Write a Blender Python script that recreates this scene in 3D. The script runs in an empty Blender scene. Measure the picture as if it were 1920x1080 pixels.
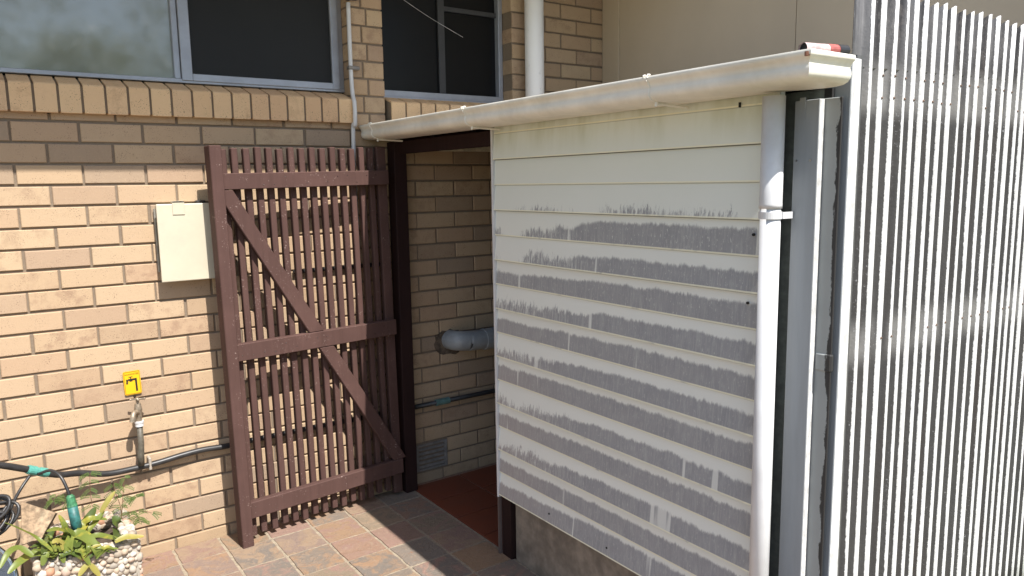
import bpy, bmesh, math, random
from mathutils import Vector, Matrix
random.seed(7)
C = bpy.context.scene.collection
SC = bpy.context.scene

# ------------------------------------------------------------------ camera
Rm = [[0.81473, -0.57963, -0.01541], [-0.09279, -0.10411, -0.99023], [0.57237, 0.8082, -0.13861]]
CP = Vector((-0.1368, -3.614, 1.6673))
cd = bpy.data.cameras.new('camera'); cam = bpy.data.objects.new('camera', cd); C.objects.link(cam)
rx, dn, fw = [Vector(r) for r in Rm]
M = Matrix(((rx.x, -dn.x, -fw.x, CP.x), (rx.y, -dn.y, -fw.y, CP.y), (rx.z, -dn.z, -fw.z, CP.z), (0, 0, 0, 1)))
cam.matrix_world = M
cd.sensor_width = 36; cd.lens = 26.36; cd.clip_start = 0.05; cd.clip_end = 500
SC.camera = cam

# ------------------------------------------------------------------ light
SUN = Vector((0.09, -1.0, 1.45)).normalized()
w = bpy.data.worlds.new('World'); SC.world = w; w.use_nodes = True
nt = w.node_tree
sky = nt.nodes.new('ShaderNodeTexSky'); sky.sky_type = 'NISHITA'; sky.sun_disc = False
sky.sun_elevation = math.asin(SUN.z); sky.sun_rotation = math.radians(180)
bg = nt.nodes['Background']; bg.inputs[1].default_value = 0.097
nt.links.new(sky.outputs[0], bg.inputs[0])
sl = bpy.data.lights.new('sun', 'SUN'); sl.energy = 4.0; sl.angle = math.radians(0.5); sl.color = (1, 0.955, 0.90)
so = bpy.data.objects.new('sun', sl); C.objects.link(so); so.location = (0, -6, 8)
so.rotation_euler = (-SUN).to_track_quat('-Z', 'Y').to_euler()
SC.view_settings.view_transform = 'Standard'; SC.view_settings.look = 'None'
SC.view_settings.exposure = 1.15; SC.view_settings.gamma = 1

# ------------------------------------------------------------------ node helpers
class NT:
    def __init__(s, name):
        s.m = bpy.data.materials.new(name); s.m.use_nodes = True; s.t = s.m.node_tree
        s.b = s.t.nodes['Principled BSDF']; s.out = s.t.nodes['Material Output']
    def n(s, typ, **kw):
        nd = s.t.nodes.new(typ)
        for k, v in kw.items(): setattr(nd, k, v)
        return nd
    def inp(s, sock, v):
        if v is None: return
        if hasattr(v, 'is_output') or hasattr(v, 'links'): s.t.links.new(v, sock)
        else: sock.default_value = v
    def math(s, op, a, b=None, c=None, clamp=False):
        nd = s.n('ShaderNodeMath', operation=op); nd.use_clamp = clamp
        s.inp(nd.inputs[0], a); s.inp(nd.inputs[1], b)
        if c is not None: s.inp(nd.inputs[2], c)
        return nd.outputs[0]
    def pos(s):
        if not hasattr(s, '_p'): s._p = s.n('ShaderNodeTexCoord').outputs['Object']
        return s._p
    def map(s, scale=(1, 1, 1), loc=(0, 0, 0), vec=None):
        nd = s.n('ShaderNodeMapping'); s.inp(nd.inputs[0], vec or s.pos())
        nd.inputs['Scale'].default_value = scale; nd.inputs['Location'].default_value = loc
        return nd.outputs[0]
    def noise(s, scale, detail=3, rough=0.55, vec=None, dist=0.0):
        nd = s.n('ShaderNodeTexNoise'); s.inp(nd.inputs['Vector'], vec or s.pos())
        nd.inputs['Scale'].default_value = scale; nd.inputs['Detail'].default_value = detail
        nd.inputs['Roughness'].default_value = rough; nd.inputs['Distortion'].default_value = dist
        return nd.outputs['Fac']
    def step(s, v, lo, hi):
        nd = s.n('ShaderNodeMapRange'); nd.interpolation_type = 'SMOOTHSTEP'
        s.inp(nd.inputs[0], v); s.inp(nd.inputs[1], lo); s.inp(nd.inputs[2], hi)
        return nd.outputs[0]
    def mix(s, f, a, b, mode='MIX'):
        nd = s.n('ShaderNodeMix', data_type='RGBA', blend_type=mode)
        s.inp(nd.inputs[0], f)
        for sk, v in ((nd.inputs[6], a), (nd.inputs[7], b)):
            if isinstance(v, tuple): sk.default_value = v + (1,) if len(v) == 3 else v
            else: s.t.links.new(v, sk)
        return nd.outputs[2]
    def ramp(s, f, stops, interp='LINEAR'):
        nd = s.n('ShaderNodeValToRGB'); s.inp(nd.inputs[0], f); cr = nd.color_ramp; cr.interpolation = interp
        while len(cr.elements) < len(stops): cr.elements.new(1.0)
        for e, (p, c) in zip(cr.elements, stops):
            e.position = p; e.color = (c + (1,)) if isinstance(c, tuple) else (c, c, c, 1)
        return nd.outputs[0]
    def sep(s, v=None):
        nd = s.n('ShaderNodeSeparateXYZ'); s.inp(nd.inputs[0], v or s.pos()); return nd.outputs
    def island(s):
        return s.n('ShaderNodeNewGeometry').outputs['Random Per Island']
    def bump(s, h, strength=0.3, dist=0.01):
        nd = s.n('ShaderNodeBump'); nd.inputs['Strength'].default_value = strength; nd.inputs['Distance'].default_value = dist
        s.inp(nd.inputs['Height'], h); s.t.links.new(nd.outputs[0], s.b.inputs['Normal'])
    def done(s, col=None, rough=0.6, metal=0.0, spec=None):
        if isinstance(col, tuple): s.b.inputs['Base Color'].default_value = col + (1,)
        elif col is not None: s.t.links.new(col, s.b.inputs['Base Color'])
        s.inp(s.b.inputs['Roughness'], rough); s.inp(s.b.inputs['Metallic'], metal)
        if spec is not None: s.b.inputs['Specular IOR Level'].default_value = spec
        return s.m

def sc(c, k): return tuple(min(1, x * k) for x in c)

def plain(name, col, rough=0.5, metal=0.0, var=0.25, scale=30, bump=0.0, dirt=None, stretch=(1, 1, 1)):
    t = NT(name)
    v = t.map(stretch)
    f = t.noise(scale, 5, 0.6, v)
    c = t.mix(t.step(f, 0.3, 0.7), sc(col, 1 - var), sc(col, 1 + var * 0.6))
    if dirt:
        c = t.mix(t.math('MULTIPLY', t.step(t.noise(scale * 0.23, 6, 0.7), 0.5, 0.72), 0.7), c, dirt)
    if bump: t.bump(f, bump, 0.004)
    return t.done(c, rough, metal)

def brick_mat(name='house_brick', tone=(.77, .77, .735)):
    t = NT(name); r = t.island()
    base = t.ramp(r, [(0.0, (.56, .40, .265)), (.25, (.60, .44, .30)), (.45, (.54, .375, .255)), (.62, (.62, .46, .31)), (.74, (.48, .34, .245)), (.86, (.55, .385, .25)), (.95, (.43, .32, .235))], 'LINEAR')
    vr = t.math('FRACT', t.math('MULTIPLY', r, 37.7))
    # burnt mottling toward brick ends, stronger on some bricks
    mott = t.step(t.noise(15, 5, 0.7), 0.44, 0.66)
    amt = t.math('MULTIPLY', mott, t.step(vr, 0.45, 1.0))
    c = t.mix(t.math('MULTIPLY', amt, 0.62), base, (.34, .215, .15))
    grain = t.noise(140, 3, 0.7)
    c = t.mix(t.math('MULTIPLY', t.step(grain, 0.52, 0.7), 0.25), c, (.66, .50, .35))
    sp = t.math('MULTIPLY', t.step(t.noise(240, 2, 0.5), 0.60, 0.68), t.step(t.noise(18, 3, .6), .42, .62))
    c = t.mix(t.math('MULTIPLY', sp, 0.8), c, (.11, .07, .05))
    xyz = t.sep()
    c = t.mix(t.math('MULTIPLY', t.step(xyz[2], 0.22, 0.0), t.math('MULTIPLY', t.noise(9, 4), 0.55)), c, (.30, .24, .16))
    t.bump(t.math('ADD', grain, t.noise(500, 2)), 0.35, 0.003)
    c = t.mix(1.0, c, tone, 'MULTIPLY')
    return t.done(c, 0.9, 0, 0.2)

def mortar_mat():
    t = NT('mortar')
    f = t.noise(90, 4, .7)
    t.bump(f, .5, .004)
    return t.done(t.mix(f, (.17, .13, .095), (.26, .205, .15)), 0.95, 0, .1)

def wood_mat(name, col, wear=(.42, .33, .29), amount=.6, stretch=(40, 40, 2.2)):
    t = NT(name)
    g = t.noise(1.0, 5, .65, t.map(stretch), .6)
    c = t.mix(g, sc(col, .72), sc(col, 1.25))
    big = t.noise(5, 3)
    c = t.mix(t.math('MULTIPLY', t.step(big, .45, .7), .35), c, sc(col, 1.45))
    chip = t.math('MULTIPLY', t.step(t.noise(130, 4, .75), .61, .66), t.step(t.noise(11, 4, .7), .49, .60))
    c = t.mix(t.math('MULTIPLY', chip, amount), c, wear)
    t.bump(g, .35, .003)
    return t.done(c, .7, 0, .12)

def board_mat():
    t = NT('weathered_board_paint'); xyz = t.sep(); y, z = xyz[1], xyz[2]
    q = t.math('DIVIDE', t.math('SUBTRACT', 1.766, z), .106)
    i = t.math('FLOOR', q); f = t.math('FRACT', q)
    p = t.math('DIVIDE', t.math('SUBTRACT', -.95, y), 1.33, clamp=True)
    Lc = [0, .04, .10, .10, .56, .30, .62, .36, .68, .34, .64, .34, .62, .58]
    Rc = [.03, .20, .78, .60, .74, .66, .72, .66, .76, .64, .74, .66, .72, .85]
    pos = t.math('DIVIDE', t.math('ADD', i, .5), 14.0)
    L = t.ramp(pos, [(k / 14, v) for k, v in enumerate(Lc)], 'CONSTANT')
    Rr = t.ramp(pos, [(k / 14, v) for k, v in enumerate(Rc)], 'CONSTANT')
    wob = t.noise(3.0, 3, .6, t.map((0, 1, 2)))
    pp = t.step(t.math('ADD', p, t.math('MULTIPLY', t.math('SUBTRACT', wob, .5), .5)), 0.05, .55)
    nd = t.n('ShaderNodeMix', data_type='FLOAT'); t.inp(nd.inputs[0], pp); t.inp(nd.inputs[2], L); t.inp(nd.inputs[3], Rr)
    cov = t.math('MULTIPLY', nd.outputs[0], 1.0)
    cov = t.math('MULTIPLY', cov, t.math('LESS_THAN', 0.0, q))
    iz = t.math('MULTIPLY', i, 7.31)
    def yv(a, zk):
        cb = t.n('ShaderNodeCombineXYZ'); t.inp(cb.inputs[0], iz); t.inp(cb.inputs[1], t.math('MULTIPLY', y, a)); t.inp(cb.inputs[2], t.math('MULTIPLY', z, zk)); return cb.outputs[0]
    streak = t.noise(1, 5, .85, yv(75, 16))
    streak2 = t.noise(1, 4, .65, yv(21, 6))
    clus = t.noise(1, 2, .5, yv(6, 0))
    weak = t.step(cov, .62, .3)
    cov = t.math('ADD', cov, t.math('MULTIPLY', t.math('MULTIPLY', t.math('SUBTRACT', clus, .5), t.math('ADD', .12, t.math('MULTIPLY', weak, .9))), t.step(cov, .0, .1)))
    sd = t.math('ADD', t.math('MULTIPLY', t.math('SUBTRACT', streak, .5), t.math('ADD', .34, t.math('MULTIPLY', weak, 1.5))), t.math('MULTIPLY', t.math('SUBTRACT', streak2, .5), .26))
    edge = t.math('SUBTRACT', f, t.math('SUBTRACT', 1.0, cov))
    g = t.step(t.math('ADD', edge, sd), -.02, t.math('ADD', .10, t.math('MULTIPLY', weak, .10)))
    g = t.math('MULTIPLY', g, t.step(cov, .03, .2))
    dash = t.step(t.noise(1, 4, .8, yv(140, 13)), .50, .60)
    g = t.math('MULTIPLY', g, t.math('SUBTRACT', 1.0, t.math('MULTIPLY', dash, t.math('ADD', .12, t.math('MULTIPLY', weak, .62)))))
    # pale drips that break the washed band
    drip = t.step(t.noise(1, 2, .5, yv(19, .8)), .665, .70)
    g = t.math('MULTIPLY', g, t.math('SUBTRACT', 1.0, t.math('MULTIPLY', drip, .75)))
    fl = t.step(t.noise(1, 4, .75, t.map((0, 150, 60))), .59, .66)
    g = t.math('MULTIPLY', g, t.math('SUBTRACT', 1.0, t.math('MULTIPLY', fl, t.math('ADD', .35, t.math('MULTIPLY', t.step(i, 6.0, 2.0), .4)))))
    clean = t.mix(t.step(z, 1.3, 1.95), (.71, .725, .67), (.66, .71, .63))
    clean = t.mix(t.math('MULTIPLY', t.noise(6, 4), .5), clean, (.75, .76, .71))
    algae = t.math('MULTIPLY', t.step(z, 1.74, 1.9), t.step(t.noise(1, 4, .6, t.map((0, 9, 2))), .35, .7))
    clean = t.mix(t.math('MULTIPLY', algae, .6), clean, (.42, .44, .29))
    grey = t.mix(t.noise(14, 5, .6), (.215, .22, .235), (.315, .315, .32))
    rust = t.math('MULTIPLY', t.step(p, .45, .0), t.step(z, 1.4, .6))
    grey = t.mix(t.math('MULTIPLY', rust, .55), grey, (.36, .31, .29))
    c = t.mix(t.math('MULTIPLY', g, t.math('ADD', .80, t.math('MULTIPLY', t.noise(1, 4, .7, t.map((0, 60, 14))), .22))), clean, grey)
    lap_glint = t.math('MULTIPLY', t.step(f, .945, .96), t.step(t.noise(12, 3), .2, .42))  # highlight along each lap edge, painted into the colour
    c = t.mix(t.math('MULTIPLY', lap_glint, .85), c, (.80, .78, .60))
    lap_shade = t.math('MULTIPLY', t.step(f, .04, .015), t.math('ADD', .35, t.math('MULTIPLY', t.math('PINGPONG', t.math('ADD', i, 1.0), 1.0), .5)))  # shadow line under each lap, painted into the colour
    c = t.mix(lap_shade, c, (.10, .10, .075))
    return t.done(c, .72, 0, .25)

def slate_mat():
    t = NT('riven_slate'); r = t.island()
    v = t.n('ShaderNodeVectorMath', operation='ADD')
    t.inp(v.inputs[0], t.pos()); cmb = t.n('ShaderNodeCombineXYZ'); t.inp(cmb.inputs[2], t.math('MULTIPLY', r, 53.0)); t.inp(v.inputs[1], cmb.outputs[0])
    P = v.outputs[0]
    base = t.ramp(r, [(0, (.46, .33, .28)), (.14, (.33, .33, .31)), (.26, (.52, .36, .28)), (.38, (.40, .37, .29)), (.5, (.47, .34, .31)), (.62, (.28, .30, .30)), (.72, (.55, .40, .26)), (.84, (.42, .35, .33)), (.94, (.36, .36, .33))], 'CONSTANT')
    n1 = t.noise(9, 5, .65, P, 1.2)
    r2 = t.math('FRACT', t.math('MULTIPLY', r, 17.3))
    sec = t.ramp(r2, [(0, (.60, .42, .27)), (.3, (.52, .36, .33)), (.55, (.34, .35, .34)), (.8, (.56, .46, .34))], 'CONSTANT')
    c = t.mix(t.step(n1, .42, .62), base, sec)
    n2 = t.noise(26, 6, .7, P, 2.0)
    c = t.mix(t.math('MULTIPLY', t.step(n2, .52, .64), .65), c, (.60, .50, .40))
    c = t.mix(t.math('MULTIPLY', t.step(t.noise(16, 5, .7, P, 3.0), .6, .68), .6), c, (.50, .22, .10))
    c = t.mix(t.math('MULTIPLY', t.step(t.noise(60, 4, .7, P, 1.0), .6, .66), .45), c, (.16, .14, .13))
    c = t.mix(.3, c, (.50, .41, .345))
    c = t.mix(1.0, c, (.50, .445, .40), 'MULTIPLY')
    t.bump(t.math('ADD', n1, n2), .55, .012)
    return t.done(c, .7, 0, .1)

def corr_mat():
    t = NT('peeling_white_paint_on_galvanised_iron'); xyz = t.sep(); x, y, z = xyz
    cell = t.noise(1, 2, .5, t.map((38, 0, .35)))
    ed = t.noise(1, 5, .75, t.map((60, 10, 42)))
    ed2 = t.noise(1, 2, .5, t.map((50, 0, 3.0)))
    thr = t.math('ADD', -.0052, t.math('ADD', t.math('MULTIPLY', t.math('SUBTRACT', ed, .5), .0042), t.math('ADD', t.math('MULTIPLY', t.math('SUBTRACT', cell, .5), .017), t.math('MULTIPLY', t.math('SUBTRACT', ed2, .5), .003))))
    wht = t.step(t.math('SUBTRACT', thr, y), -.0004, .0005)
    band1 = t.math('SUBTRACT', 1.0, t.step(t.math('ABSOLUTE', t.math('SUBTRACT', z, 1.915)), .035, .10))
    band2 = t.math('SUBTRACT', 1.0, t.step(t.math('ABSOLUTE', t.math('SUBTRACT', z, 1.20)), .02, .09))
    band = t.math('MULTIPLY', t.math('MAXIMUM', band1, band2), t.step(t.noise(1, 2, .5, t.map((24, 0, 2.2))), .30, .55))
    old = t.mix(t.noise(1, 5, .7, t.map((60, 20, 9))), (.040, .039, .038), (.085, .083, .081))
    old = t.mix(t.math('MULTIPLY', t.step(t.noise(1, 3, .6, t.map((17, 0, .8))), .5, .7), .7), old, (.055, .046, .042))
    old = t.mix(t.math('MULTIPLY', band, .8), old, (.24, .235, .225))  # blurred reflections at nail height, painted into the valley colour
    fleck = t.math('MULTIPLY', t.step(t.noise(1, 4, .8, t.map((160, 40, 90))), .60, .66), t.step(t.noise(1, 3, .6, t.map((26, 0, 2.0), (5, 0, 0))), .52, .6))
    old = t.mix(t.math('MULTIPLY', fleck, .6), old, (.45, .45, .46))
    tar = t.math('MULTIPLY', t.step(z, 1.92, 2.10), t.step(t.noise(1, 4, .8, t.map((70, 20, 22))), .42, .52))
    old = t.mix(t.math('MULTIPLY', tar, .85), old, (.02, .02, .022))
    old = t.mix(t.math('MULTIPLY', t.step(z, 1.86, 1.95), t.math('MULTIPLY', t.step(t.noise(1, 2, .5, t.map((31, 0, .6), (2, 0, 0))), .38, .6), .6)), old, (.15, .15, .155))
    pw = t.mix(t.noise(1, 5, .75, t.map((90, 30, 50))), (.46, .46, .455), (.70, .70, .69))
    rustb = t.math('MULTIPLY', t.math('MAXIMUM', band1, t.math('MULTIPLY', band2, .4)), t.step(t.noise(1, 3, .6, t.map((20, 0, 5))), .55, .75))
    pw = t.mix(t.math('MULTIPLY', rustb, .35), pw, (.62, .48, .32))
    chip = t.step(t.noise(1, 4, .8, t.map((130, 40, 75), (9, 0, 4))), .665, .70)
    pw = t.mix(t.math('MULTIPLY', chip, .75), pw, (.12, .12, .12))
    c = t.mix(wht, old, pw)
    t.bump(t.math('ADD', t.math('MULTIPLY', wht, .6), t.math('MULTIPLY', ed, .8)), .55, .004)
    return t.done(c, t.math('ADD', .6, t.math('MULTIPLY', wht, .2)), 0, .18)

# ------------------------------------------------------------------ mesh helpers
class MB:
    def __init__(s): s.bm = bmesh.new()
    def box(s, a, b, mtx=None):
        (x0, y0, z0), (x1, y1, z1) = a, b
        vs = [(x0, y0, z0), (x1, y0, z0), (x1, y1, z0), (x0, y1, z0), (x0, y0, z1), (x1, y0, z1), (x1, y1, z1), (x0, y1, z1)]
        vs = [Vector(v) for v in vs]
        if mtx: vs = [mtx @ v for v in vs]
        v = [s.bm.verts.new(p) for p in vs]
        for f in ((0, 3, 2, 1), (4, 5, 6, 7), (0, 1, 5, 4), (1, 2, 6, 5), (2, 3, 7, 6), (3, 0, 4, 7)): s.bm.faces.new([v[k] for k in f])
        return s
    def brick(s, x0, x1, z0, z1, yf, yb, ch=.003, mtx=None):
        o = [(x0, yf + ch, z0), (x1, yf + ch, z0), (x1, yf + ch, z1), (x0, yf + ch, z1)]
        n = [(x0 + ch, yf, z0 + ch), (x1 - ch, yf, z0 + ch), (x1 - ch, yf, z1 - ch), (x0 + ch, yf, z1 - ch)]
        k = [(x0, yb, z0), (x1, yb, z0), (x1, yb, z1), (x0, yb, z1)]
        O, N, K = [[s.bm.verts.new((mtx @ Vector(p)) if mtx else p) for p in q] for q in (o, n, k)]
        s.bm.faces.new(N)
        for i in range(4):
            j = (i + 1) % 4
            s.bm.faces.new((O[i], O[j], N[j], N[i])); s.bm.faces.new((K[i], K[j], O[j], O[i]))
        s.bm.faces.new(K[::-1])
        return s
    def poly(s, pts):
        s.bm.faces.new([s.bm.verts.new(p) for p in pts]); return s
    def extrude(s, prof, axis, a, b, close=True):
        """profile: list of 2-tuples in the two other axes; extruded along axis from a to b (numbers)"""
        def P(p, t):
            if axis == 'y': return (p[0], t, p[1])
            if axis == 'x': return (t, p[0], p[1])
            return (p[0], p[1], t)
        A = [s.bm.verts.new(P(p, a)) for p in prof]; B = [s.bm.verts.new(P(p, b)) for p in prof]
        n = len(prof)
        for i in range(n if close else n - 1):
            j = (i + 1) % n; s.bm.faces.new((A[i], A[j], B[j], B[i]))
        if close: s.bm.faces.new(A[::-1]); s.bm.faces.new(B)
        return s
    def tube(s, pts, r, seg=10, caps=True):
        pts = [Vector(p) for p in pts]; rings = []
        rr = r if isinstance(r, (list, tuple)) else [r] * len(pts)
        up = None
        for i, p in enumerate(pts):
            d = (pts[min(i + 1, len(pts) - 1)] - pts[max(i - 1, 0)]).normalized()
            if up is None:
                up = Vector((0, 0, 1)) if abs(d.z) < .9 else Vector((0, 1, 0))
            sx = d.cross(up).normalized(); up2 = sx.cross(d).normalized(); up = up2
            rings.append([s.bm.verts.new(p + (sx * math.cos(2 * math.pi * k / seg) + up2 * math.sin(2 * math.pi * k / seg)) * rr[i]) for k in range(seg)])
        for a, b in zip(rings, rings[1:]):
            for k in range(seg): s.bm.faces.new((a[k], a[(k + 1) % seg], b[(k + 1) % seg], b[k]))
        if caps: s.bm.faces.new(rings[0][::-1]); s.bm.faces.new(rings[-1])
        return s
    def blob(s, c, r, sub=1, jit=.18, sq=(1, 1, 1)):
        t = bmesh.new(); bmesh.ops.create_icosphere(t, subdivisions=sub, radius=1)
        vm = {}
        for v in t.verts:
            k = 1 + random.uniform(-jit, jit)
            vm[v.index] = s.bm.verts.new((c[0] + v.co.x * r * k * sq[0], c[1] + v.co.y * r * k * sq[1], c[2] + v.co.z * r * k * sq[2]))
        t.verts.ensure_lookup_table()
        for f in t.faces: s.bm.faces.new([vm[v.index] for v in f.verts])
        t.free(); return s
    def build(s, name, m, parent=None, smooth=False, bevel=0, seg=1, fix=True):
        if fix: bmesh.ops.recalc_face_normals(s.bm, faces=s.bm.faces)
        me = bpy.data.meshes.new(name); s.bm.to_mesh(me); s.bm.free()
        for k in (m if isinstance(m, (list, tuple)) else [m]): me.materials.append(k)
        if smooth:
            for p in me.polygons: p.use_smooth = True
        o = bpy.data.objects.new(name, me); C.objects.link(o)
        if parent: o.parent = parent; o.matrix_parent_inverse = parent_inv(parent)
        if bevel:
            md = o.modifiers.new('bevel', 'BEVEL'); md.width = bevel; md.segments = seg; md.limit_method = 'ANGLE'; md.angle_limit = .7
        return o

def world_of(o):
    m = Matrix.LocRotScale(o.location, o.rotation_euler, o.scale)
    return (world_of(o.parent) @ o.matrix_parent_inverse @ m) if o.parent else m
def parent_inv(p): return world_of(p).inverted()
def tag(o, label, cat, group=None):
    o['label'] = label; o['category'] = cat
    if group: o['group'] = group
    return o
def thing(name, label, cat, loc=(0, 0, 0), rot=(0, 0, 0), group=None):
    o = bpy.data.objects.new(name, None); C.objects.link(o); o.location = loc; o.rotation_euler = rot
    o.empty_display_size = .1
    return tag(o, label, cat, group)
def struct(o): o['kind'] = 'structure'; return o
def smooth_path(pts, n=8):
    P = [Vector(p) for p in pts]; out = []
    for i in range(len(P) - 1):
        p0, p1, p2, p3 = P[max(i - 1, 0)], P[i], P[i + 1], P[min(i + 2, len(P) - 1)]
        for k in range(n):
            t = k / n
            out.append(.5 * ((2 * p1) + (p2 - p0) * t + (2 * p0 - 5 * p1 + 4 * p2 - p3) * t * t + (3 * p1 - p0 - 3 * p2 + p3) * t ** 3))
    out.append(P[-1]); return out
def arc_shade(o, ang=40):
    for p in o.data.polygons: p.use_smooth = True
    md = o.modifiers.new('split', 'EDGE_SPLIT'); md.split_angle = math.radians(ang); return o
RES = 1405.683
def px(x, y, axis, val):
    """modelling measure: where the sight line through photo pixel (x, y) meets a plane of the place"""
    d = rx * ((x - 960) / RES) + dn * ((y - 540) / RES) + fw
    k = 'xyz'.index(axis); return CP + d * ((val - CP[k]) / d[k])

# ------------------------------------------------------------------ materials
BR = brick_mat(); BS = brick_mat('buff_sill_brick', (1.2, 1.14, .98)); MO = mortar_mat()
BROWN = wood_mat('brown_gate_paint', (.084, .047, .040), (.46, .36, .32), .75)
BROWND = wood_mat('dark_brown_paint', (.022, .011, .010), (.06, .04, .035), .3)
ALU = plain('silver_aluminium', (.36, .38, .43), .42, .45, .12, 8)
SLATE = slate_mat()
GUT = plain('off_white_gutter_paint', (.78, .755, .665), .42, 0, .12, 7, 0, (.58, .56, .46), (1, 1, 1))
PVC = plain('white_pvc', (.60, .605, .61), .36, 0, .07, 9, 0, (.50, .48, .45))
PVCG = plain('grey_pvc', (.30, .315, .32), .45, 0, .15, 20)
SHADEP = plain('shade_side_board_paint', (.25, .27, .285), .55, 0, .08, 30, .15, None, (1, 1, .1))  # shaded copy of the board paint, for faces turned from the sun
SUNP = plain('sun_side_rough_white_paint', (.58, .58, .57), .8, 0, .28, 90, .7, (.40, .40, .39), (1, 1, .35))  # lit copy of the board paint, rough white, for sun-facing edges
CONC = plain('stained_concrete', (.22, .185, .145), .95, 0, .35, 14, .5, (.13, .105, .08))
CREAM = plain('cream_enamel', (.53, .48, .365), .38, 0, .04, 8, 0, (.46, .42, .33))
CREAMW = plain('cream_sheet_paint', (.50, .40, .285), .6, 0, .05, 2.2, .0, (.45, .355, .25), (1, 1, .6))
BLACK = plain('black_poly_pipe', (.028, .027, .027), .4, 0, .3, 40)
DARK = plain('dark_gap', (.012, .012, .012), .9, 0, .2, 30)
STEEL = plain('stainless_steel', (.42, .42, .42), .24, 1.0, .1, 20)
BRASS = plain('weathered_brass', (.33, .27, .20), .5, .55, .35, 60, .2)

# ------------------------------------------------------------------ ground
g = NT('yard_grass'); f = g.noise(3, 6, .7)
gm = g.done(g.mix(f, (.10, .12, .05), (.24, .22, .12)), .95)
m = MB(); m.poly([(-60, -60, -.03), (60, -60, -.03), (60, 60, -.03), (-60, 60, -.03)])
struct(m.build('ground', gm))
GROUT = plain('cream_grout', (.29, .24, .175), .9, 0, .25, 60, .4)
m = MB(); m.poly([(-3.5, -6, -.004), (1.69, -6, -.004), (1.69, .005, -.004), (-3.5, .005, -.004)])
struct(m.build('patio_grout', GROUT))
m = MB()
X0, Y0, PX, PY = .665, -.17, .203, .2135
for i in range(-20, 6):
    for j in range(-27, 2):
        xa, xb = X0 + i * PX + .005, X0 + (i + 1) * PX - .005
        ya, yb = Y0 + (j - 1) * PY + .005, Y0 + j * PY - .005
        yb = min(yb, -.002); xb = min(xb, 1.683)
        if yb - ya < .02 or xb - xa < .02: continue
        n = 5
        jj = lambda: random.uniform(-.003, .003)
        h = random.uniform(-.0012, .0012); ring = []
        for (ax, ay, bx, by) in ((xa, ya, xb, ya), (xb, ya, xb, yb), (xb, yb, xa, yb), (xa, yb, xa, ya)):
            for k in range(n): ring.append((ax + (bx - ax) * k / n + jj(), min(ay + (by - ay) * k / n + jj(), -.001)))
        top = [m.bm.verts.new((p[0] + (.5 * (xa + xb) - p[0]) * .02, p[1] + (.5 * (ya + yb) - p[1]) * .02, h)) for p in ring]
        bot = [m.bm.verts.new((p[0], p[1], -.008)) for p in ring]
        m.bm.faces.new(top)
        for k in range(len(ring)): m.bm.faces.new((bot[k], bot[(k + 1) % len(ring)], top[(k + 1) % len(ring)], top[k]))
struct(m.build('patio', SLATE))
# red tiles of the passage
t = NT('red_floor_tile'); r = t.island()
RED = t.done(t.mix(t.noise(12, 5, .6), t.mix(r, (.17, .042, .02), (.23, .06, .028)), (.15, .055, .034)), .6, 0, .12)
m = MB(); m.poly([(1.69, -1.2, -.006), (3.3, -1.2, -.006), (3.3, .005, -.006), (1.69, .005, -.006)])
struct(m.build('passage_grout', plain('dark_grout', (.25, .16, .11), .9, 0, .2, 50)))
m = MB()
for i in range(6):
    for j in range(5):
        m.brick(1.694 + i * .31, 1.694 + i * .31 + .302, -.03 - (j + 1) * .24, -.03 - j * .24 - .008, 0, .01, .002, Matrix(((1, 0, 0, 0), (0, 0, 1, 0), (0, -1, 0, 0), (0, 0, 0, 1))))
struct(m.build('passage_floor', RED))

# ------------------------------------------------------------------ house
house = thing('brick_house', 'cream brick house with silver windows above sloping brick sills', 'house')
G0, RH, BW = 1.945, .086, .24
m = MB()
def course(k, xa, xb, ph, yf=0.0, yb=.10, w=BW):
    """bricks of course k (k = 0 has its top at G0) between xa and xb with perpends at ph + n*w"""
    zt = G0 - k * RH; zb = zt - RH
    n0 = math.floor((xa - ph) / w); e = ph + n0 * w; row = random.Random(k * 31 + int(xa * 10))
    while e < xb - .02:
        a, b = max(e, xa), min(e + w, xb)
        j = lambda s: row.uniform(-s, s)
        if b - a > .025:
            la = .005 if a > xa + 1e-6 else 0; lb = .005 if b < xb - 1e-6 else 0
            skip = (1.72 < a < 1.97 or 1.72 < b < 1.97) and .05 < zb < .2
            if not skip or b - 1.745 < .03 or a > 1.94:
                m.brick(a + la + j(.002), b - lb + j(.002), zb + .005 + j(.0012), zt - .005 + j(.0012), yf + j(.0012), yb, .0028)
            elif skip:
                if a < 1.745: m.brick(a + la, 1.742, zb + .005, zt - .005, yf, yb, .0028)
                if b > 1.95: m.brick(1.952, b - lb, zb + .005, zt - .005, yf, yb, .0028)
        e += w
for k in range(0, 24): course(k, -3.0, 3.15, 0 if k % 2 == 0 else .12)
course(-1, -3.0, 1.452, .14); course(-1, 1.66, 2.44, .06)
for k in range(-12, 0):
    a = 1.52 if k % 2 == 0 else 1.548
    z0 = G0 - k * RH - RH
    xl = 1.456
    for xa, xb in ((xl, a - .005), (a + .005, 1.637)):
        m.brick(xa + random.uniform(-.001, .001), xb + random.uniform(-.0015, .0015), z0 + .005, z0 + RH - .005, random.uniform(-.0012, .0012), .108, .003)
    course(k, 2.448, 3.148, (2.81 if k % 2 else 2.93) - 10 * BW, 0, .108)
m.build('brick_wall', BR, house)
mm = MB()
mm.box((-3, .008, -.1), (3.15, .12, G0 + .03)); mm.box((1.459, .008, G0 + .03), (1.634, .12, 3.0)); mm.box((2.451, .008, G0 + .03), (3.15, .12, 3.0))
mm.build('mortar_bed', MO, house)

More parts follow.
